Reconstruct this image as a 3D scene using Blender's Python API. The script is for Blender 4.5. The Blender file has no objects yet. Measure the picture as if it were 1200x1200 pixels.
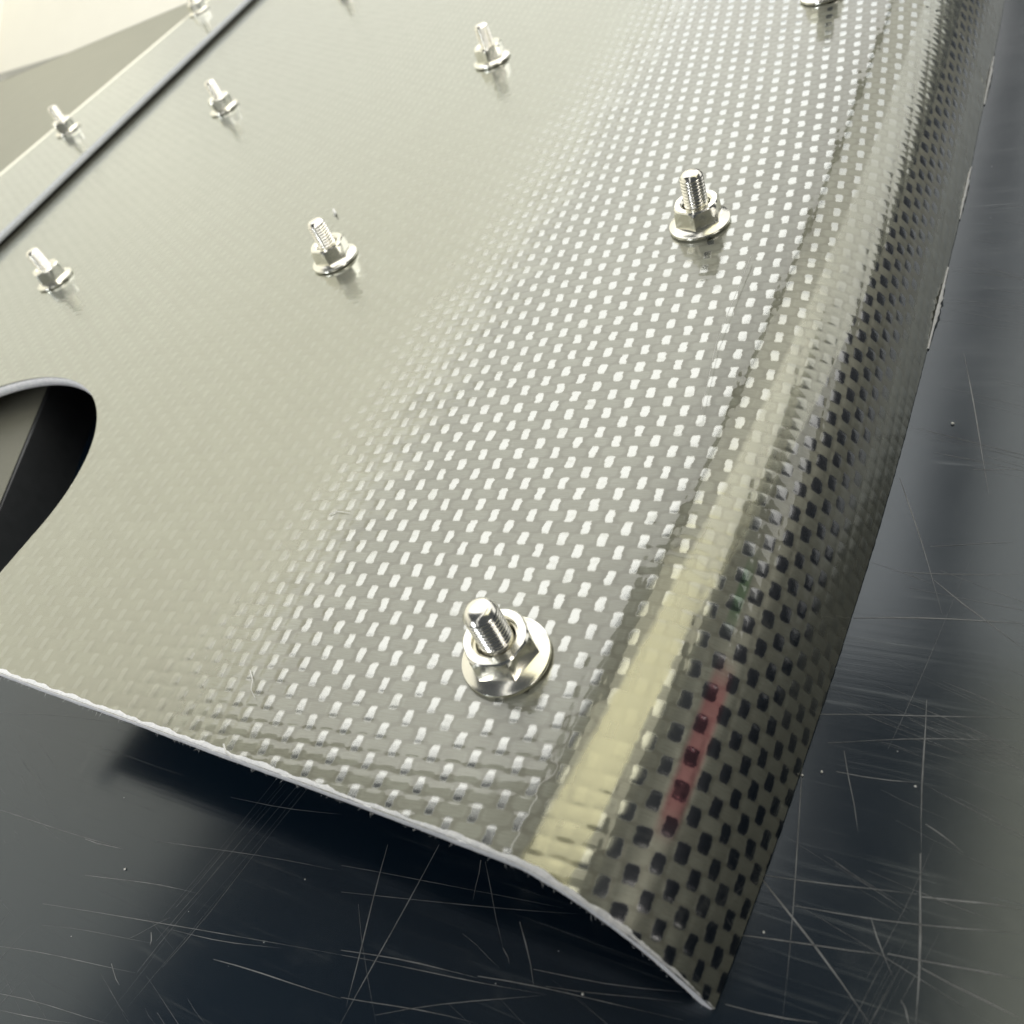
import bpy, math, random
import numpy as np
from mathutils import Matrix, Vector

random.seed(4); rng = np.random.default_rng(4)
K = 0.0142            # one working unit = the diameter of a nut's flange, in metres
TH = -2.15            # table height below the panel's flat top, in working units
sc = bpy.context.scene
col = sc.collection

def W(u, v, h):       # working units (u across, v along, h above the flat top) -> metres
    return Vector((u*K, v*K, (h-TH)*K))

# ------------------------------------------------------------------ camera
CP = (4.75718922, -3.96218214, 7.71642476)
RIGHT = (0.86536671, 0.37433652, -0.33318559)
DOWN = (0.07833697, -0.75772766, -0.64785192)
FWD = (-0.49497857, 0.53452873, -0.68503668)
cd = bpy.data.cameras.new('camera'); cam = bpy.data.objects.new('camera', cd); col.objects.link(cam)
m = Matrix.Identity(4)
for i in range(3):
    m[i][0] = RIGHT[i]; m[i][1] = -DOWN[i]; m[i][2] = -FWD[i]
p = W(*CP)
for i in range(3): m[i][3] = p[i]
cam.matrix_world = m
cd.sensor_width = 36; cd.lens = 36*1017.4/1200
cd.clip_start = 0.005; cd.clip_end = 50
cd.dof.use_dof = True; cd.dof.focus_distance = 0.168; cd.dof.aperture_fstop = 26
sc.camera = cam

# ------------------------------------------------------------------ world and lamps
wd = bpy.data.worlds.new('World'); sc.world = wd; wd.use_nodes = True
wd.node_tree.nodes['Background'].inputs[0].default_value = (0.86, 0.93, 1.0, 1)
wd.node_tree.nodes['Background'].inputs[1].default_value = 0.035

def area(name, c, su, sv, target, radiance, colour):
    l = bpy.data.lights.new(name, 'AREA'); l.shape = 'RECTANGLE'
    l.size = su*K; l.size_y = sv*K; l.color = colour
    l.energy = radiance*math.pi*(su*K)*(sv*K)
    o = bpy.data.objects.new(name, l); col.objects.link(o)
    o.location = W(*c)
    z = (W(*c)-W(*target)).normalized()
    y = Vector((0, 1, 0)); x = y.cross(z).normalized(); y = z.cross(x)
    mm = Matrix((x, y, z)).transposed().to_4x4(); mm.translation = W(*c); o.matrix_world = mm
    return o
area('ceiling_lamp', (-65, 46, 100), 92, 36, (-65, 46, 0), 0.88, (1.0, 0.985, 0.95))
area('ceiling_lamp', (-59, 194, 100), 104, 260, (-59, 194, 0), 0.88, (1.0, 0.985, 0.95))
area('ceiling_lamp_near', (45, 36, 100), 80, 56, (45, 36, 0), 0.75, (1.0, 0.95, 0.70))
area('ceiling_lamp_middle', (41, 100, 100), 80, 70, (41, 100, 0), 0.75, (1.0, 0.975, 0.88))
area('ceiling_lamp_ahead', (162, 330, 100), 322, 388, (162, 330, 0), 0.55, (1.0, 0.985, 0.93))
area('wall_fill', (-5, 75, 40), 60, 270, (-70, 75, 30), 0.95, (1.0, 0.98, 0.94))  # added fill that brightens the wall, its back turned to the panel
area('edge_fill', (-95, -190, 75), 46, 60, (-10, 0, 0), 7.5, (0.95, 0.97, 1.0))  # added fill behind the camera that brightens the cut edges
area('side_fill', (175, -55, 50), 55, 60, (2, 2, 0), 2.3, (1.0, 0.95, 0.88))  # added fill from the right that lifts the rolled side

sc.view_settings.view_transform = 'Standard'; sc.view_settings.look = 'None'
sc.view_settings.exposure = 1.0; sc.view_settings.gamma = 1.0

# ------------------------------------------------------------------ material helpers
class NT:
    def __init__(s, name):
        s.m = bpy.data.materials.new(name); s.m.use_nodes = True; s.t = s.m.node_tree
        s.b = s.t.nodes['Principled BSDF']
    def n(s, ty, **kw):
        x = s.t.nodes.new(ty)
        for k, v in kw.items(): setattr(x, k, v)
        return x
    def link(s, a, b): s.t.links.new(a, b)
    def math(s, op, a, b=None, c=None, clamp=False):
        x = s.n('ShaderNodeMath', operation=op, use_clamp=clamp)
        for i, q in enumerate((a, b, c)):
            if q is None: continue
            if isinstance(q, (int, float)): x.inputs[i].default_value = q
            else: s.link(q, x.inputs[i])
        return x.outputs[0]
    def mix(s, f, a, b):
        x = s.n('ShaderNodeMix', data_type='RGBA')
        for k, q in ((0, f), (6, a), (7, b)):
            if isinstance(q, (int, float)): x.inputs[k].default_value = q
            elif isinstance(q, tuple): x.inputs[k].default_value = (*q, 1)
            else: s.link(q, x.inputs[k])
        return x.outputs[2]
    def maprange(s, v, a, b, c, d, smooth=True):
        x = s.n('ShaderNodeMapRange'); x.interpolation_type = 'SMOOTHSTEP' if smooth else 'LINEAR'
        s.link(v, x.inputs[0])
        for i, q in enumerate((a, b, c, d)): x.inputs[i+1].default_value = q
        return x.outputs[0]
    def noise(s, scale, detail=2, vec=None, rough=0.5):
        x = s.n('ShaderNodeTexNoise'); x.inputs['Scale'].default_value = scale
        x.inputs['Detail'].default_value = detail; x.inputs['Roughness'].default_value = rough
        if vec is not None: s.link(vec, x.inputs['Vector'])
        return x.outputs[0]
    def set(s, **kw):
        for k, v in kw.items():
            i = s.b.inputs[k.replace('_', ' ')]
            if isinstance(v, (int, float)): i.default_value = v
            elif isinstance(v, tuple): i.default_value = (*v, 1)
            else: s.link(v, i)

def carbon_material():
    t = NT('woven_carbon_laminate')
    uv = t.n('ShaderNodeUVMap', uv_map='weave')
    sp = t.n('ShaderNodeSeparateXYZ'); t.link(uv.outputs[0], sp.inputs[0])
    a, b = sp.outputs[0], sp.outputs[1]
    # slightly wandering yarns
    n1 = t.noise(0.35, 2, uv.outputs[0]); n2 = t.noise(1.7, 1, uv.outputs[0])
    n3 = t.noise(5.5, 2, uv.outputs[0])
    fz = t.math('MULTIPLY', t.math('SUBTRACT', n3, .5), .30)
    aw = t.math('ADD', a, t.math('MULTIPLY', t.math('SUBTRACT', n2, .5), .22))
    bw = t.math('ADD', b, t.math('MULTIPLY', t.math('SUBTRACT', t.noise(1.3, 1, uv.outputs[0]), .5), .12))
    ia = t.math('FLOOR', aw); ib = t.math('FLOOR', bw)
    fa = t.math('SUBTRACT', aw, ia); fb = t.math('SUBTRACT', bw, ib)
    da = t.math('ABSOLUTE', t.math('ADD', t.math('SUBTRACT', fa, .5), t.math('MULTIPLY', fz, .35)))
    db = t.math('ABSOLUTE', t.math('ADD', t.math('SUBTRACT', fb, .5), t.math('MULTIPLY', fz, .35)))
    # distance along each yarn from the middle of its nearest float (plain weave: floats alternate)
    la = t.math('PINGPONG', t.math('ADD', t.math('SUBTRACT', t.math('SUBTRACT', bw, ia), .5), 8000.0), 1.0)
    lb = t.math('PINGPONG', t.math('ADD', t.math('SUBTRACT', t.math('SUBTRACT', aw, ib), 1.5), 8000.0), 1.0)
    la = t.math('ADD', la, t.math('MULTIPLY', fz, .5))
    pl = t.n('ShaderNodeUVMap', uv_map='plan'); ps = t.n('ShaderNodeSeparateXYZ'); t.link(pl.outputs[0], ps.inputs[0])
    cxy = t.n('ShaderNodeCombineXYZ'); t.link(ia, cxy.inputs[0]); t.link(ib, cxy.inputs[1])
    wn = t.n('ShaderNodeTexWhiteNoise', noise_dimensions='2D'); t.link(cxy.outputs[0], wn.inputs['Vector']); rnd = wn.outputs['Value']
    wide = t.math('ADD', t.maprange(ps.outputs[0], 1.0, 2.0, 4.0, 2.3), t.math('MULTIPLY', rnd, .6))
    q = t.math('ADD', t.math('POWER', t.math('MULTIPLY', da, wide), 5), t.math('POWER', t.math('MULTIPLY', t.math('MAXIMUM', la, 0.0), 1.62), 5))
    crown = t.maprange(q, .02, 1.1, 1, 0)
    q2 = t.math('ADD', t.math('POWER', t.math('MULTIPLY', db, 2.15), 4), t.math('POWER', t.math('MULTIPLY', lb, 1.45), 4))
    weftm = t.math('MULTIPLY', t.maprange(q2, .3, 1.0, 1, 0), t.math('SUBTRACT', 1.0, crown))
    groove = t.math('SUBTRACT', 1.0, t.math('MAXIMUM', crown, weftm))
    crown = t.math('MULTIPLY', crown, t.maprange(t.math('ADD', rnd, t.math('MULTIPLY', n2, .8)), .15, .6, .65, 1))
    # resin fills the cloth on the flat of the panel, so its yarns only stand out towards the curved side
    sj = t.math('ADD', ps.outputs[0], t.math('MULTIPLY', t.math('SUBTRACT', n1, .5), 1.6))
    open_ = t.maprange(sj, -4.6, -2.6, 0, 1)
    crown = t.math('MULTIPLY', crown, t.math('ADD', t.math('MULTIPLY', open_, .78), .22))
    # smoother, yellow-tinted strip along the shoulder where the yarns fade
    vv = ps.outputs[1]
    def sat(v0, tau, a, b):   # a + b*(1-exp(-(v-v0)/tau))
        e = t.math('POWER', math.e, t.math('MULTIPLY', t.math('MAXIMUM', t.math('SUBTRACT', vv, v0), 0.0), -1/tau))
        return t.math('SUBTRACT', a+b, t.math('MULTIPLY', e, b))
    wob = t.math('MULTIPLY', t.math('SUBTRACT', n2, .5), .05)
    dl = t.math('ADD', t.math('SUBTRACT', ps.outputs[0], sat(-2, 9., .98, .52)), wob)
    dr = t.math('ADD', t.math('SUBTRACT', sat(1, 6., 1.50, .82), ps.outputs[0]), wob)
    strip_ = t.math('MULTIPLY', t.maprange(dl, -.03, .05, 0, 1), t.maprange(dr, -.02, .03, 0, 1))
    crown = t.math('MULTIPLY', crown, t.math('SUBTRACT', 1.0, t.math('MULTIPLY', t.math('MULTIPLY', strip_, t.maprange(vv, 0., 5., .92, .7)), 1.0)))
    # yarns faded and smoothed along the foot, imitating the grey table reflection
    foot = t.math('MULTIPLY', t.maprange(ps.outputs[0], 2.8, 3.15, 0, 1), t.maprange(vv, -.5, 2.5, 0, 1))
    crown = t.math('MULTIPLY', crown, t.math('SUBTRACT', 1.0, t.math('MULTIPLY', foot, .9)))
    # colour: weft yarns olive grey, warp crowns under clear resin
    cw = t.mix(n1, (0.355, 0.362, 0.29), (0.40, 0.407, 0.332))
    mpf = t.n('ShaderNodeMapping'); t.link(uv.outputs[0], mpf.inputs[0]); mpf.inputs['Scale'].default_value = (1.3, 16, 1)
    fib = t.noise(1.0, 3, mpf.outputs[0], .65)
    cw = t.mix(t.math('MULTIPLY', t.maprange(fib, .35, .7, 0, 1), .5), cw, (0.25, 0.24, 0.19))
    cw = t.mix(t.math('MULTIPLY', rnd, .3), cw, (0.29, 0.28, 0.22))
    cw = t.mix(t.math('MULTIPLY', groove, t.math('ADD', t.math('MULTIPLY', open_, .26), .12)), cw, (0.20, 0.19, 0.145))
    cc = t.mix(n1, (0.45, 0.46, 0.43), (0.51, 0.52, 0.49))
    cc = t.mix(t.maprange(ps.outputs[0], 1.5, 2.1, 0, 1), cc, (0.20, 0.20, 0.205))     # crowns coloured darker over the roll, imitating their dark reflections
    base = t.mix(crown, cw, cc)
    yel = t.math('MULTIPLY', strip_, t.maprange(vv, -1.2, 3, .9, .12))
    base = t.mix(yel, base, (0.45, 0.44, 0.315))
    # red and green reflection streaks painted into the flange colour
    tr = t.n('ShaderNodeUVMap', uv_map='plan'); ts = t.n('ShaderNodeSeparateXYZ'); t.link(tr.outputs[0], ts.inputs[0])
    def painted_glint(s0, slope, wid, v0, v1):
        d = t.math('ABSOLUTE', t.math('SUBTRACT', ts.outputs[0], t.math('ADD', t.math('MULTIPLY', ts.outputs[1], slope), s0)))
        k = t.maprange(d, wid*.4, wid, 1, 0)
        k = t.math('MULTIPLY', k, t.maprange(ts.outputs[1], v0-.25, v0+.25, 0, 1))
        return t.math('MULTIPLY', k, t.maprange(ts.outputs[1], v1-.3, v1+.3, 1, 0))
    RS, GS = 2.08, 1.96
    base = t.mix(t.math('MULTIPLY', painted_glint(RS, -.05, .17, -1.15, .6), .6), base, (0.34, 0.05, 0.075))
    base = t.mix(t.math('MULTIPLY', painted_glint(GS, -.05, .09, 1.2, 2.0), .6), base, (0.05, 0.16, 0.05))
    rough = t.math('ADD', t.math('MULTIPLY', crown, -.28), t.math('ADD', t.math('MULTIPLY', open_, .22), .18))
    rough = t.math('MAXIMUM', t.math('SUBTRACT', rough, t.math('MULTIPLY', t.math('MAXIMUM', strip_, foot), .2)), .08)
    tg = t.n('ShaderNodeTangent', direction_type='UV_MAP', uv_map='plan'); an = t.math('MULTIPLY', t.math('MULTIPLY', open_, t.math('SUBTRACT', 1.0, t.math('MAXIMUM', crown, strip_))), .95)
    t.set(Anisotropic=an, Anisotropic_Rotation=.25, Tangent=tg.outputs[0])
    rough = t.math('ADD', rough, t.math('MULTIPLY', t.math('ADD', n1, rnd), .05))
    fine = t.noise(40, 2, uv.outputs[0])
    bp = t.n('ShaderNodeBump'); bp.inputs['Strength'].default_value = .06; bp.inputs['Distance'].default_value = .0002
    t.link(fine, bp.inputs['Height'])
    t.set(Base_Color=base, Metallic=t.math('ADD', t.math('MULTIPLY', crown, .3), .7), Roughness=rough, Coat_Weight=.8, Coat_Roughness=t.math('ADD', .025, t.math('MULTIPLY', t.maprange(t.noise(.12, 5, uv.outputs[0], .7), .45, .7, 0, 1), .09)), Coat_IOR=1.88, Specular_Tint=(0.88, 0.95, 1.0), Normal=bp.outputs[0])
    return t.m

def plain(name, c, metallic=0., rough=.5, nscale=None, namt=.0, bump=0., coat=0.):
    t = NT(name); t.set(Metallic=metallic, Roughness=rough, Coat_Weight=coat)
    if nscale:
        tc = t.n('ShaderNodeTexCoord'); nz = t.noise(nscale, 4, tc.outputs['Object'])
        lo = tuple(max(0, x*(1-namt)) for x in c); hi = tuple(min(1, x*(1+namt)) for x in c)
        t.set(Base_Color=t.mix(nz, lo, hi))
        if bump:
            bp = t.n('ShaderNodeBump'); bp.inputs['Strength'].default_value = bump; bp.inputs['Distance'].default_value = .0003
            t.link(nz, bp.inputs['Height']); t.set(Normal=bp.outputs[0])
    else: t.set(Base_Color=c)
    return t.m

def table_material():
    t = NT('scratched_dark_steel')
    tc = t.n('ShaderNodeTexCoord'); mp = t.n('ShaderNodeMapping'); t.link(tc.outputs['Object'], mp.inputs[0])
    mp.inputs['Rotation'].default_value = (0, 0, math.radians(-14)); mp.inputs['Scale'].default_value = (18, 900, 1)
    st = t.noise(1.0, 5, mp.outputs[0], .65)
    mp2 = t.n('ShaderNodeMapping'); t.link(tc.outputs['Object'], mp2.inputs[0])
    mp2.inputs['Rotation'].default_value = (0, 0, math.radians(70)); mp2.inputs['Scale'].default_value = (30, 500, 1)
    st2 = t.noise(1.0, 4, mp2.outputs[0], .6)
    cl = t.noise(22, 5, tc.outputs['Object'], .6); sm = t.noise(140, 4, tc.outputs['Object'], .6)
    sk = t.math('MULTIPLY', t.maprange(st, .55, .8, 0, 1), t.maprange(cl, .35, .7, .2, 1))
    sk = t.math('ADD', sk, t.math('MULTIPLY', t.maprange(st2, .6, .82, 0, 1), .5), clamp=True)
    dust = t.math('MULTIPLY', t.maprange(sm, .5, .75, 0, 1), t.maprange(cl, .45, .7, 0, 1))
    f = t.math('ADD', t.math('MULTIPLY', sk, .34), t.math('MULTIPLY', dust, .22), clamp=True)
    base = t.mix(f, (0.004, 0.011, 0.021), (0.13, 0.14, 0.14))
    rough = t.math('ADD', t.math('ADD', .10, t.math('MULTIPLY', sk, .2)), t.math('MULTIPLY', cl, .13))
    bp = t.n('ShaderNodeBump'); bp.inputs['Strength'].default_value = .12; bp.inputs['Distance'].default_value = .0001
    t.link(st, bp.inputs['Height'])
    t.set(Base_Color=base, Metallic=0., Roughness=rough, IOR=1.88, Specular_Tint=(0.88, 0.95, 1.0), Normal=bp.outputs[0])
    return t.m

M_carbon = carbon_material()
M_under = plain('carbon_underside', (0.03, 0.032, 0.034), 0., .35, 300, .3)
M_cut = plain('sanded_cut_edge', (0.80, 0.83, 0.89), 0., .8, 1100, .3, .8)
M_cut_far = plain('sanded_cut_edge_grey', (0.40, 0.42, 0.44), 0., .6, 900, .3, .4)
M_zinc = plain('bright_zinc', (0.96, 0.935, 0.85), 1., .2, 700, .06, .05)
M_stud = plain('bright_stud_steel', (0.92, 0.90, 0.83), 1., .18, 700, .08, .05)
M_table = table_material()
M_scratch = plain('scratch_burr', (0.21, 0.215, 0.22), .2, .55, 260, .95)
M_dust = plain('dust', (0.85, 0.84, 0.8), 0., .9)
M_wall = plain('cream_wall_paint', (0.90, 0.885, 0.80), 0., .75, 30, .03, .1)
M_bead = plain('resin_bead', (0.85, 0.84, 0.72), .0, .5)
M_web = plain('satin_carbon', (0.30, 0.305, 0.25), .75, .38, 60, .08)
M_block = plain('standin_olive', (0.12, 0.12, 0.095), 0., .45, 200, .1, .1)
M_lint = plain('lint', (0.8, 0.8, 0.78), 0., .8)

# ------------------------------------------------------------------ mesh helpers
def mesh_obj(name, verts, faces, mat, parent=None, smooth=True, uvs=None):
    me = bpy.data.meshes.new(name)
    if isinstance(verts, np.ndarray):
        me.vertices.add(len(verts)); me.vertices.foreach_set('co', verts.astype(np.float32).ravel())
        faces = np.asarray(faces, np.int32); nf = len(faces); k = faces.shape[1]
        me.loops.add(nf*k); me.loops.foreach_set('vertex_index', faces.ravel())
        me.polygons.add(nf); me.polygons.foreach_set('loop_start', np.arange(nf, dtype=np.int32)*k)
        me.update(calc_edges=True)
        if uvs:
            for un, arr in uvs.items():
                l = me.uv_layers.new(name=un); l.data.foreach_set('uv', arr[faces.ravel()].astype(np.float32).ravel())
    else:
        me.from_pydata([tuple(v) for v in verts], [], faces); me.update()
    me.validate()
    me.polygons.foreach_set('use_smooth', [smooth]*len(me.polygons))
    me.materials.append(mat)
    o = bpy.data.objects.new(name, me); col.objects.link(o)
    if parent is not None: o.parent = parent
    return o
def empty(name, loc, label=None, cat=None, group=None):
    o = bpy.data.objects.new(name, None); col.objects.link(o); o.location = loc; o.empty_display_size = .005
    if label: o['label'] = label
    if cat: o['category'] = cat
    if group: o['group'] = group
    return o
def rel(o, pts):      # working-unit points -> coordinates local to an un-rotated empty
    return [tuple(W(*q)-o.location) for q in pts]

# ------------------------------------------------------------------ shape of the moulded panel
PW = np.array([(-40, 0), (-3, 0), (-1.6, -.012), (-.6, -.03), (.1, -.05), (.6, -.085), (.98, -.14), (1.36, -.27), (1.74, -.5), (2.08, -.85), (2.34, -1.3), (2.52, -1.75), (2.64, -2.13)])
def cubic(x):
    xk, yk = PW[:, 0], PW[:, 1]; dx = np.diff(xk); d = np.diff(yk)/dx
    mm = np.empty_like(yk); mm[0] = d[0]; mm[-1] = d[-1]
    mm[1:-1] = (d[:-1]*dx[1:]+d[1:]*dx[:-1])/(dx[1:]+dx[:-1])
    i = np.clip(np.searchsorted(xk, x)-1, 0, len(xk)-2); h = dx[i]; t = (x-xk[i])/h
    return (1+2*t)*(1-t)**2*yk[i]+t*(1-t)**2*h*mm[i]+t*t*(3-2*t)*yk[i+1]+t*t*(t-1)*h*mm[i+1]
def off(v): return 1.2*(1-np.exp(-(np.maximum(v, -3)+2)/8.5))
def sstep(w):
    t = np.clip((w+4)/5, 0, 1); return t*t*(3-2*t)
def vedge(w): return -1.8-.033*(w+7)-.22*(np.maximum(w-1, 0)/1.64)**1.2
_wf = np.concatenate([np.linspace(-30, -3, 400)[:-1], np.linspace(-3, 2.64, 1500)])
_hf = cubic(_wf); _sf = np.concatenate([[0], np.cumsum(np.hypot(np.diff(_wf), np.diff(_hf)))]); _sf += -30
def w_of_s(s): return np.interp(s, _sf, _wf)
SMAX = _sf[-1]
def sm(x, a, b):
    t = np.clip((x-a)/(b-a), 0, 1); return t*t*(3-2*t)
def swell(v): return 0.06*(1-np.exp(-np.maximum(v-1, 0)/6.))     # the shoulder gets squarer away from us
def shift(w, v): return off(v)*sstep(w)+swell(v)*sm(w, -1.2, 1.5)*(1-sm(w, 1.45, 2.3))
def surf(w, v): return np.stack([w+shift(w, v), v+0*w, cubic(w)], -1)
def surf_at(u, v):
    w = u
    for _ in range(20): w = u-float(shift(np.array(w), np.array(v)))
    return w, surf(np.array([w]), np.array([v]))[0]
def normal_at(w, v):
    e = 1e-3; a = surf(np.array([w+e]), np.array([v]))[0]-surf(np.array([w-e]), np.array([v]))[0]
    b = surf(np.array([w]), np.array([v+e]))[0]-surf(np.array([w]), np.array([v-e]))[0]
    n = np.cross(a, b); return n/np.linalg.norm(n)
CA, SA = math.cos(math.radians(7)), math.sin(math.radians(7)); CU, CV = .236, .186
def fabric(s, v): return (s*CA+v*SA)/CU, (-s*SA+v*CA)/CV
HOLE_C, HOLE_R = (-13.45, .75), 3.83
def hole_depth(u, v):   # > 0 inside the U-shaped notch
    r = np.hypot(u-HOLE_C[0], np.maximum(v-HOLE_C[1], 0)); return HOLE_R-r

def sheet(slines, tlines, lift, relief, parent, name, mat):
    s, t = np.meshgrid(slines, tlines, indexing='ij'); w = w_of_s(s); v = t+vedge(w)
    P = surf(w, v)
    a, b = fabric(s, v)
    du = np.gradient(P, axis=0); dv = np.gradient(P, axis=1); N = np.cross(du, dv); N /= np.linalg.norm(N, axis=-1, keepdims=True)
    h = lift+0*s
    if relief:
        fa, fb = a-np.floor(a), b-np.floor(b); par = (np.floor(a)+np.floor(b)) % 2
        xa, xb = 2*fa-1, 2*fb-1
        warp = (1-xa**2)*(1-np.abs(xb)**4); weft = (1-xb**2)*(1-np.abs(xa)**4)*.55
        h = h+relief*(1+.8*np.clip((s-1.3)/.6, 0, 1))*np.where(par < .5, warp, weft)*(.75+.5*np.sin(np.floor(a)*12.9898+np.floor(b)*78.233)**2)
        # hand laid unevenness of the moulding
        h = h+.006*np.sin(s*1.3+.4*np.sin(v*.7))*np.sin(v*.9+.5)*np.clip((s+8)/8, .15, 1)
    P = P+N*h[..., None]
    # notch
    dd = hole_depth(P[..., 0], P[..., 1]); ins = dd > 0
    cx = np.where(ins, P[..., 0]-HOLE_C[0], 0); cy = np.where(ins, np.maximum(P[..., 1]-HOLE_C[1], 0), 0)
    r = np.maximum(np.hypot(cx, cy), 1e-6)
    k = np.where(ins, HOLE_R/r, 1)
    keep = np.zeros(s.shape, bool)
    fin = ~(ins[:-1, :-1] & ins[1:, :-1] & ins[1:, 1:] & ins[:-1, 1:])
    Q = P.copy()
    Q[..., 0] = np.where(ins, HOLE_C[0]+cx*k, P[..., 0])
    Q[..., 1] = np.where(ins & (P[..., 1] > HOLE_C[1]), HOLE_C[1]+cy*k, P[..., 1])
    n, mv = s.shape; idx = np.arange(n*mv).reshape(n, mv)
    F = np.stack([idx[:-1, :-1], idx[1:, :-1], idx[1:, 1:], idx[:-1, 1:]], -1)[fin]
    used = np.unique(F); remap = np.full(n*mv, -1); remap[used] = np.arange(len(used)); F = remap[F]
    V = Q.reshape(-1, 3)[used]
    V = np.stack([V[:, 0]*K, V[:, 1]*K, (V[:, 2]-TH)*K], 1)-np.array(parent.location)[None]
    uv1 = np.stack([a, b], -1).reshape(-1, 2)[used]; uv2 = np.stack([s, v], -1).reshape(-1, 2)[used]
    return mesh_obj(name, V, F, mat, parent, True, {'weave': uv1, 'plan': uv2})

# ------------------------------------------------------------------ setting: table and wall
def grid_plane(name, c, ax, ay, mat, parent=None):
    P = [Vector(c)-Vector(ax)-Vector(ay), Vector(c)+Vector(ax)-Vector(ay), Vector(c)+Vector(ax)+Vector(ay), Vector(c)-Vector(ax)+Vector(ay)]
    return mesh_obj(name, P, [(0, 1, 2, 3)], mat, parent, False)
table = grid_plane('table', (0, .6, 0), (2.2, 0, 0), (0, 2.0, 0), M_table); table['kind'] = 'structure'
HX = [(0, 2, 3, 1), (4, 5, 7, 6), (1, 3, 7, 5), (0, 1, 5, 4), (2, 6, 7, 3), (0, 4, 6, 2)]
wall = mesh_obj('wall', [W(u, v, h) for u in (-60, -63) for v in (-60, 420) for h in (TH-2, 55)]+[W(u, v+(12 if h > 0 else 0), h) for u in (-29.5, -60.05) for v in (36, 40) for h in (TH-1.9, 4.5)],
                HX+[tuple(i+8 for i in f) for f in HX], M_wall, None, False)
wall['kind'] = 'structure'

# scratches on the table: camera-view measurements already turned into table coordinates
def pix(x, y, h=TH):
    a, b = (x-600)/1017.4, (y-600)/1017.4
    d = [RIGHT[i]*a+DOWN[i]*b+FWD[i] for i in range(3)]; s = (h-CP[2])/d[2]
    return (CP[0]+s*d[0], CP[1]+s*d[1])
SCR = [(0,835,140,848,.5),(0,950,150,995,.8),(100,983,145,996,1.5),(50,1060,400,1120,.7),(100,1025,235,1048,1),(50,1085,180,1105,.5),(250,1125,400,1170,1),
 (0,1165,130,1200,.6),(270,935,400,955,.6),(180,985,390,1020,.7),(400,1015,660,1065,.5),(400,1045,680,1070,.6),(400,1113,560,1145,1.2),(560,1145,800,1195,1.1),
 (400,1120,640,1165,.7),(625,1137,800,1163,1.1),(640,1155,800,1175,.8),(400,1168,560,1200,.9),(515,990,400,1200,1.6),(455,990,405,1180,1.4),(563,1008,555,1055,1.4),
 (568,1010,590,1110,1.2),(590,1110,597,1130,1),(610,1080,626,1156,1.7),(940,900,915,1200,.8),(1085,820,1080,1000,1.3),(1080,1000,1073,1200,1.6),(890,1025,1020,1200,1.8),
 (890,1025,1080,1050,1),(1080,1050,1200,1066,1.4),(865,1095,1040,1118,1.1),(1040,1118,1200,1150,1.4),(850,1178,960,1200,1),(960,838,1200,842,1),(980,905,1075,918,1),
 (1080,1135,1195,1195,1.4),(990,880,1005,975,1),(1020,1075,1045,1145,1),(1056,1172,1066,1200,1.2),(1130,415,1160,580,1.3),(1055,560,1105,720,.9),(1095,680,1200,762,1.1),
 (1000,724,1200,730,1.6),(1060,671,1200,674,.8),(1090,640,1190,636,.7),(930,1062,1200,1095,1),(970,870,1200,868,.6),(1085,965,1130,1000,1.2),(1140,550,1200,551,.6),
 (420,1060,440,1200,.5),(0,1110,160,1140,.6),(200,1090,330,1112,.6),(130,1130,140,1155,1.4),(178,1092,176,1108,1.6),(150,1100,200,1075,.8),(440,1190,640,1165,.6),(0,1185,90,1200,.6)]
def ribbons(name, segs, mat, z, parent):
    V, F = [], []
    for (x0, y0, x1, y1, wd_) in segs:
        d = Vector((x1-x0, y1-y0)); L = d.length
        if L < 1e-5: continue
        nrm = Vector((-d.y, d.x))/L; n = max(3, int(L/.35)); b = len(V); ph = random.uniform(0, 6); amp = random.uniform(-.012, .012)*L
        for i in range(n+1):
            t = i/n; ww = wd_*(.35+.65*math.sin(math.pi*min(1, t*1.15+.05))**.6 if t < .99 else .1)*random.uniform(.45, 1.15)
            c = Vector((x0, y0))+d*t+nrm*(amp*math.sin(math.pi*t)+.01*math.sin(ph+t*5))
            for sg in (-1, 1): q = c+nrm*ww*sg; V.append(tuple(W(q.x, q.y, TH+z)))
        for i in range(n): F.append((b+2*i, b+2*i+1, b+2*i+3, b+2*i+2))
    return mesh_obj(name, V, F, mat, parent, False)
segs = [(*pix(a, b), *pix(c, d), .0062*w_) for a, b, c, d, w_ in SCR]
for k in range(60):          # scuffs: bundles of near-parallel hairlines
    x, y = random.uniform(-13, 8), random.uniform(-7, 12)
    if x < 3.0 and y > -2.4: x = random.uniform(3.4, 8)
    ang = random.choice([-.3, -.3, -.28, -.26, -.32, -.3, -.25, 1.3])+random.gauss(0, .04); L = random.uniform(.5, 3.5); wd0 = random.uniform(.05, .5)
    for q_ in range(random.randint(4, 13)):
        o_ = random.gauss(0, wd0); l_ = random.gauss(0, L*.25); LL = L*random.uniform(.3, 1); a_ = ang+random.gauss(0, .012)
        xx = x-o_*math.sin(ang)+l_*math.cos(ang); yy = y+o_*math.cos(ang)+l_*math.sin(ang)
        segs.append((xx, yy, xx+LL*math.cos(a_), yy+LL*math.sin(a_), random.choice([.0008, .001, .0014, .0022])))
for k in range(60):
    x, y = random.uniform(-14, 9), random.uniform(-7, 12)
    if x < 2.9 and y > -2.2: x = random.uniform(3.2, 9)
    ang = random.choice([random.gauss(-.3, .07)]*4+[random.gauss(-.3, .12), random.gauss(1.2, .25)]); L = random.uniform(.3, 3.2)
    segs.append((x, y, x+L*math.cos(ang), y+L*math.sin(ang), random.uniform(.0010, .0024)))
o = ribbons('scratches', segs, M_scratch, .003, table); o['kind'] = 'stuff'
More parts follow.
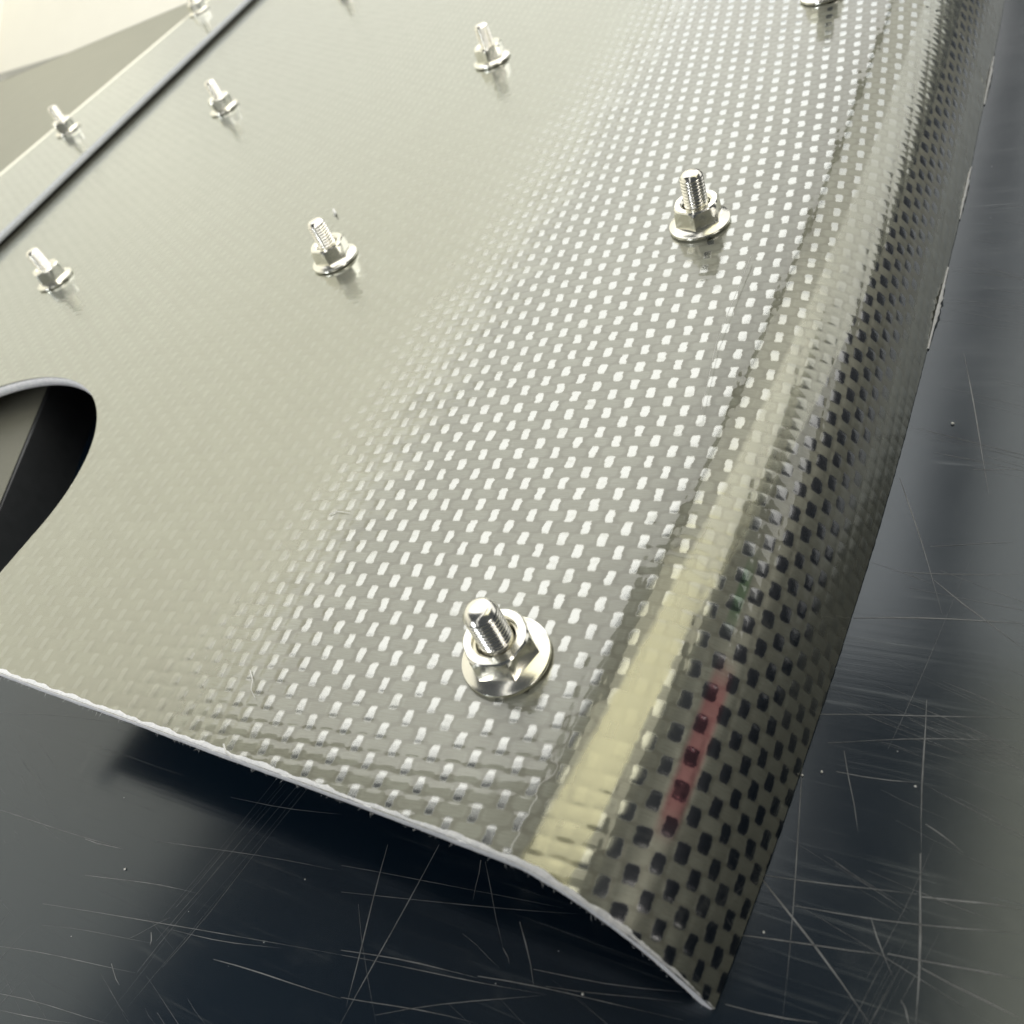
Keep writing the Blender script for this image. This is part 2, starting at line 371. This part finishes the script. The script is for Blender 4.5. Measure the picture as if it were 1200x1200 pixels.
# dust grains
V, F = [], []
def grain(u, v, h, r):
    b = len(V); q = W(u, v, h+r*.6); r *= K
    for i in range(6):
        e = random.uniform(.7, 1.2); V.append(tuple(q+Vector([(r, 0, 0), (-r, 0, 0), (0, r, 0), (0, -r, 0), (0, 0, r*.7), (0, 0, -r*.6)][i])*e))
    for f in ((0, 2, 4), (2, 1, 4), (1, 3, 4), (3, 0, 4), (2, 0, 5), (1, 2, 5), (3, 1, 5), (0, 3, 5)): F.append(tuple(b+j for j in f))
for x, y, r in ((1116, 497, .035), (940, 909, .022), (963, 905, .02), (1073, 922, .02), (895, 1093, .017), (683, 1165, .018), (147, 1019, .025), (1018, 530, .015)):
    grain(*pix(x, y), TH, r)
for k in range(160):
    x, y = random.uniform(-14, 9), random.uniform(-7, 14)
    if x < 3.6 and y > -2.2: continue
    grain(x, y, TH, random.uniform(.004, .009))
o = mesh_obj('dust', V, F, M_dust, table, True); o['kind'] = 'stuff'

# ------------------------------------------------------------------ the moulded carbon panel
panel = empty('carbon_panel', W(-6, 10, TH), 'glossy woven carbon fibre panel with a rolled down side, lying on the scratched table', 'panel')
sl = np.concatenate([np.arange(-27, -12, .08), np.arange(-12, -4.5, .055), np.arange(-4.5, SMAX, .0295), [SMAX]])
tl = np.concatenate([np.arange(0, 9, .0235), np.arange(9, 18, .036), np.arange(18, 34.5, .06)])
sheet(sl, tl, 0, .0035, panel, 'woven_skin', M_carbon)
sl2 = np.concatenate([np.arange(-27, -4, .15), np.arange(-4, SMAX, .08), [SMAX]]); tl2 = np.concatenate([np.arange(0, 6, .12), np.arange(6, 34.5, .4)])
THK = .18
sheet(sl2, tl2, -THK, 0, panel, 'underside', M_under)
# the sawn edge along the near side, from the notch to the tip
def strip(name, rows, mat, parent):
    V, F = [], []; k = len(rows[0])
    for r in rows: V += rel(parent, r)
    for i in range(len(rows)-1):
        for j in range(k-1): F.append((i*k+j, (i+1)*k+j, (i+1)*k+j+1, i*k+j+1))
    return mesh_obj(name, V, F, mat, parent, True)
rows = []
ph = rng.uniform(0, 6, 6)
for i, s in enumerate(np.linspace(-9.6, SMAX, 520)):
    w = float(w_of_s(s)); v = vedge(w); P = surf(np.array([w]), np.array([v]))[0]; n = normal_at(w, v)
    j = .004*math.sin(s*7+ph[0])+.003*math.sin(s*19+ph[1])+.0015*random.uniform(-1, 1)
    jt = .002*math.sin(s*11+ph[2])+.002*random.uniform(-1, 1)
    back = np.array([0, 1., 0]); tk = THK*(1+.12*math.sin(s*1.7+ph[3]))
    rows.append([P+n*.004+back*(.055+j*2.5), P+n*(.012+jt*.5)+back*(.012+j*.5), P-n*(.03)-back*(.012+j*.4), P-n*(tk*.8)-back*(.006+j*.3), P-n*(tk+.006)+back*.03])
strip('cut_edge', rows, M_cut, panel)
# fuzz of cut fibre ends along the sawn edge
V, F = [], []
for k in range(240):
    s = random.uniform(-9, float(SMAX)); w = float(w_of_s(s)); v = float(vedge(w)); P = surf(np.array([w]), np.array([v]))[0]; n = normal_at(w, v)
    P = P-n*random.uniform(0, THK)+np.array([0, -.012, 0]); L = random.choice([.015, .02, .025, .03, .06])*random.uniform(.5, 1.3)
    d = np.array([random.gauss(0, .5), -1, random.gauss(-.1, .5)]); d = d/np.linalg.norm(d)*L; r = .0022; b = len(V)
    e1 = np.array([1, 0, 0])*r; e2 = np.array([0, .3, .95])*r; bend = np.array([random.gauss(0, .15)*L, 0, -abs(random.gauss(0, .2))*L])
    V += rel(panel, [P+e1, P-e1*.5+e2, P-e1*.5-e2, P+d*.55+e1*.8, P+d*.55-e1*.4+e2*.8, P+d*.55-e1*.4-e2*.8, P+d+bend])
    F += [(b, b+1, b+4, b+3), (b+1, b+2, b+5, b+4), (b+2, b, b+3, b+5), (b+3, b+4, b+6), (b+4, b+5, b+6), (b+5, b+3, b+6)]
o = mesh_obj('edge_fuzz', V, F, M_lint, panel, True); o['kind'] = 'stuff'
# rim of the notch
rows = []
pts = [(HOLE_C[0]+HOLE_R, vv) for vv in np.linspace(-2.0, HOLE_C[1], 30)[:-1]]
pts += [(HOLE_C[0]+HOLE_R*math.cos(a), HOLE_C[1]+HOLE_R*math.sin(a)) for a in np.linspace(0, math.pi, 150)]
for (u, v) in pts:
    c = np.array([HOLE_C[0], max(min(v, HOLE_C[1]), -9)]) if v > HOLE_C[1] else np.array([HOLE_C[0], v])
    d = (np.array([u, v])-c); d = d/np.linalg.norm(d); j = .006*random.uniform(-1, 1)
    rows.append([(u+d[0]*(.04+j), v+d[1]*(.04+j), .010), (u+d[0]*.005, v+d[1]*.005, .006), (u-d[0]*.012, v-d[1]*.012, -.03), (u-d[0]*.012, v-d[1]*.012, -THK), (u+d[0]*.03, v+d[1]*.03, -THK-.004)])
strip('notch_rim', rows, M_cut, panel)
# pale slivers added as glints of the cut edge along the rolled side's foot
for (v0, v1, wd_) in ((7.7, 9.8, .045), (11.2, 12.9, .034), (15.2, 17.2, .036)):
    rows = []
    for t in np.linspace(0, 1, 24):
        v = v0+(v1-v0)*t; P = surf(np.array([2.64]), np.array([v]))[0]; q = wd_*math.sin(math.pi*t)**1.3*random.uniform(.4, 1.2)-.012
        rows.append([P+np.array([-.005, 0, .03+q*1.6]), P+np.array([.02+q, 0, .02+q]), P+np.array([.02, 0, .0])])
    strip('edge_glint', rows, M_cut, panel)
# added block standing in for the olive and black patches inside the notch
blk = empty('standin_block', W(-18, 4, TH), 'olive grey stand-in block added under the panel, seen through the notch', 'block')
bp_ = [(-15.7, 6.3), (-12.0, .3), (-20, .3), (-23, 6.3)]; nb = len(bp_); bt = -.72
V = rel(blk, [(x, y, TH) for x, y in bp_]+[(x, y, bt-.05) for x, y in bp_]+[(x*.994-.105, y*.97+.07, bt) for x, y in bp_])
F = [tuple(reversed(range(nb)))]+[(k*nb+i, k*nb+(i+1) % nb, (k+1)*nb+(i+1) % nb, (k+1)*nb+i) for k in range(2) for i in range(nb)]+[tuple(range(2*nb, 3*nb))]
F = [tuple(reversed(f)) for f in F]
mesh_obj('standin_block_body', V, F[1:], M_under, blk, False)
mesh_obj('standin_olive_top', rel(blk, [(x*.994-.105, y*.97+.07, bt+.004) for x, y in bp_]), [tuple(reversed(range(nb)))[::-1]], M_block, blk, False)
# stray fibres on the panel
def fibre(name, ctrl, r, parent):
    cu = []
    for i in range(len(ctrl)-1):
        for t in np.linspace(0, 1, 8, endpoint=(i == len(ctrl)-2)): cu.append(np.array(ctrl[i])*(1-t)+np.array(ctrl[i+1])*t)
    V, F = [], []
    for i, c in enumerate(cu):
        tdir = Vector(cu[min(i+1, len(cu)-1)]-cu[max(i-1, 0)]).normalized(); a = tdir.cross(Vector((0, 0, 1))); a = a.normalized() if a.length > 1e-4 else Vector((1, 0, 0)); b = tdir.cross(a)
        for k in range(5):
            g = k*2*math.pi/5; q = Vector(c)+(a*math.cos(g)+b*math.sin(g))*r*(1-.5*i/len(cu)); V.append(tuple(W(*q)-parent.location))
    for i in range(len(cu)-1):
        for k in range(5): F.append((i*5+k, i*5+(k+1) % 5, (i+1)*5+(k+1) % 5, (i+1)*5+k))
    return mesh_obj(name, V, F, M_lint, parent, True)
def pp(x, y, h=.03): return (*pix(x, y, h), h)
fibre('stray_fibre', [pp(293, 785), pp(296, 797), pp(294, 808, .06), pp(299, 818, .02)], .006, panel)
fibre('stray_fibre', [pp(262, 872, .1), pp(265, 882, .1), pp(272, 889, .02)], .012, panel)
fibre('stray_fibre', [pp(386, 603), pp(395, 599), pp(410, 601)], .006, panel)
fibre('stray_fibre', [pp(391, 246, .02), pp(393, 250, .1), pp(392, 253, .02)], .035, panel)
fibre('stray_fibre', [pp(880, 300), pp(840, 400), pp(822, 480)], .005, panel)

# ------------------------------------------------------------------ the second panel, lapped over the far side
lap = empty('lapped_panel', W(-30, 20, .12), 'flat carbon panel lapped over the far side, grey sawn edge towards us', 'panel')
PT = .31; PB = .15
def edge_u(v): return -22.35-.152*(v-10.5)
def crease_u(v): return -27.6-.081*(v-15)
def end_v(u): return 30.9+.07*(u+31.1)
def lap_h(u, v):
    d = np.maximum(crease_u(v)-u, 0); return PT-.045*d
def slab(name, ua, ub, mat, bottom):
    n, mv = 24, 30; V = []; F = []; U1 = []; U2 = []
    for j in range(mv+1):
        for i in range(n+1):
            t = j/mv; v = -12+t*42.9; ue = ua(v)+(ub(v)-ua(v))*i/n; vv = -12+t*(end_v(ue)+12); ue = ua(vv)+(ub(vv)-ua(vv))*i/n
            h = float(lap_h(np.array(ue), np.array(vv)))-(PT-PB if bottom else 0)
            V.append(W(ue, vv, h)-lap.location); U1.append(fabric(ue, vv)); U2.append((ue, vv))
    for j in range(mv):
        for i in range(n): a = j*(n+1)+i; F.append((a, a+n+1, a+n+2, a+1))
    return mesh_obj(name, np.array([tuple(v) for v in V]), np.array(F), mat, lap, True, {'weave': np.array(U1), 'plan': np.array(U2)})
slab('lap_strip', edge_u, lambda v: crease_u(v)+.02, M_carbon, False)
slab('web', lambda v: crease_u(v)-.02, lambda v: -59.2+0*v, M_web, False)
slab('underside', edge_u, lambda v: -59.2+0*v, M_under, True)
rows = []; rows2 = []; rows3 = []
for v in np.linspace(-12, 31.4, 220):
    u = edge_u(v); j = .02*random.uniform(-1, 1)
    rows.append([(u-.06, v, PT+.012), (u+.02, v, PT+.004), (u+.05+j, v, PT-.05), (u+.05-j*.5, v, PB+.05), (u+.0, v, PB-.01)])
    c = crease_u(v)
    if v < 30.9: rows2.append([(c+.06, v, PT-.01), (c+.04, v, PT+.03), (c, v, PT+.045), (c-.04, v, PT+.03), (c-.06, v, PT-.02)])
strip('cut_edge', rows, M_cut_far, lap)
strip('crease_bead', rows2, M_bead, lap)
for u in np.linspace(-23.5, -59.2, 60):
    v = end_v(u); h = float(lap_h(np.array(u), np.array(v)))
    rows3.append([(u, v-.05, h+.01), (u, v+.01, h+.004), (u, v+.02, h-.1), (u, v+.01, h-.21)])
strip('far_edge', rows3, M_cut_far, lap)

# ------------------------------------------------------------------ studs with flange nuts
def lathe(prof, n=40):
    V, F = [], []
    for (r, z) in prof:
        for i in range(n): a = 2*math.pi*i/n; V.append((r*math.cos(a)*K, r*math.sin(a)*K, z*K))
    for j in range(len(prof)-1):
        for i in range(n): F.append((j*n+i, j*n+(i+1) % n, (j+1)*n+(i+1) % n, (j+1)*n+i))
    V.append((0, 0, prof[-1][1]*K)); c = len(V)-1; j = len(prof)-1
    for i in range(n): F.append((j*n+i, j*n+(i+1) % n, c))
    return V, F
def hex_mesh():
    # six sided body, faces slightly inset at the top corners by the usual chamfer cone
    V, F = [], []; n = 48; zs = [(.10, 1.0), (.14, 1.0), (.36, 1.0), (.40, .985), (.425, .93)]
    for z, k in zs:
        for i in range(n):
            a = 2*math.pi*i/n; fa = (a % (math.pi/3))-math.pi/6; r = .345/math.cos(fa)
            lim = .405-max(0, (z-.33))*.55 if z > .3 else .402
            r = min(r*1.0, lim)*(1 if k == 1 else 1); r = min(r, .345/math.cos(fa))*(1 if z < .42 else .97)
            V.append((r*math.cos(a)*K, r*math.sin(a)*K, z*K))
    for r, z in ((.26, .428), (.225, .39), (.2, .3)):
        for i in range(n): a = 2*math.pi*i/n; V.append((r*math.cos(a)*K, r*math.sin(a)*K, z*K))
    L = len(zs)+3
    for j in range(L-1):
        for i in range(n): F.append((j*n+i, j*n+(i+1) % n, (j+1)*n+(i+1) % n, (j+1)*n+i))
    return V, F
def thread_mesh(top):
    V, F = [], []; n = 32; p0 = .056; z0, z1 = .05, top-.07; turns = (z1-z0)/p0; st = int(turns*6); R0, R1 = .163, .19
    for j in range(st+1):
        for i in range(n):
            a = 2*math.pi*i/n; z = z0+(z1-z0)*j/st; ph_ = (z/p0-i/n) % 1.0
            r = R0+(R1-R0)*min(1, 1.35*(1-abs(2*ph_-1))); V.append((r*math.cos(a)*K, r*math.sin(a)*K, z*K))
    for r, z in ((.172, top-.055), (.15, top-.02), (.11, top), (.03, top+.004)):
        for i in range(n): a = 2*math.pi*i/n; V.append((r*math.cos(a)*K, r*math.sin(a)*K, z*K))
    L = st+1+4
    for j in range(L-1):
        for i in range(n): F.append((j*n+i, j*n+(i+1) % n, (j+1)*n+(i+1) % n, (j+1)*n+i))
    F.append(tuple((L-1)*n+i for i in range(n)))
    return V, F
def mk(name, VF, mat, smooth_angle=None):
    o = mesh_obj(name, VF[0], VF[1], mat, None, True)
    me = o.data
    if smooth_angle:
        import bmesh
        bm = bmesh.new(); bm.from_mesh(me)
        for e in bm.edges:
            if len(e.link_faces) == 2 and e.calc_face_angle(0) > smooth_angle: e.smooth = False
        bm.to_mesh(me); bm.free()
    col.objects.unlink(o); return me, mat
TOP = .93
flange_me = mk('flange', lathe([(.20, .0), (.47, .0), (.497, .02), (.50, .045), (.493, .065), (.46, .078), (.40, .115), (.30, .13)], 56), M_zinc, .7)[0]
hex_me = mk('hex_nut', hex_mesh(), M_zinc, .35)[0]
stud_me = mk('stud', thread_mesh(TOP), M_stud)[0]
FAST = [  # u, v, spin, lean, label
 (0.0, 0.0, 12, 1.06, 'largest flange nut and stud, nearest to us, beside the yellowish shoulder'),
 (0.0, 8.40, 38, 1.0, 'second flange nut from us in the row along the rolled shoulder'),
 (.5, 16.75, 20, 1.0, 'flange nut cut off by the top of the picture near the rolled shoulder'),
 (-7.64, 8.17, 50, 1.0, 'flange nut in the middle of the panel with a white speck just behind it'),
 (-7.74, 16.75, 44, 1.0, 'flange nut near the middle of the top, furthest along the middle row'),
 (-17.3, 8.31, 31, 1.0, 'flange nut at the left side between the notch and the grey lapped edge'),
 (-18.1, 17.35, 28, 1.0, 'flange nut just in front of the grey lapped edge, upper left'),
 (-18.9, 26.6, 22, 1.0, 'flange nut whose reflection just shows at the top of the picture'),
]
GRP = 'flange nuts on studs through the panels'
def fastener(u, v, spin, sc_, label, base, n):
    o = empty('stud_with_flange_nut', W(*base), label, 'flange nut', GRP)
    z = Vector(n).normalized(); x = Vector((0, 1, 0)).cross(z).normalized(); y = z.cross(x)
    mm = Matrix((x, y, z)).transposed().to_4x4() @ Matrix.Rotation(math.radians(spin), 4, 'Z') @ Matrix.Scale(sc_, 4)
    mm.translation = W(*base); o.matrix_world = mm
    for nm, me in (('hex_nut', hex_me), ('stud', stud_me)):
        c = bpy.data.objects.new(nm, me); col.objects.link(c); c.parent = o
        if nm == 'hex_nut':
            f = bpy.data.objects.new('flange', flange_me); col.objects.link(f); f.parent = c
    return o
for (u, v, spin, sc_, label) in FAST:
    w, P = surf_at(u, v); n = normal_at(w, v)
    fastener(u, v, spin, sc_, label, P+n*.008, n)
for (u, v, spin, label) in ((-26.45, 17.75, 33, 'flange nut on the lapped panel at the left edge of the picture'), (-28.1, 28.3, 37, 'small far flange nut on the lapped panel by its far corner')):
    fastener(u, v, spin, 1.0, label, (u, v, PT+.005), (0, 0, 1))
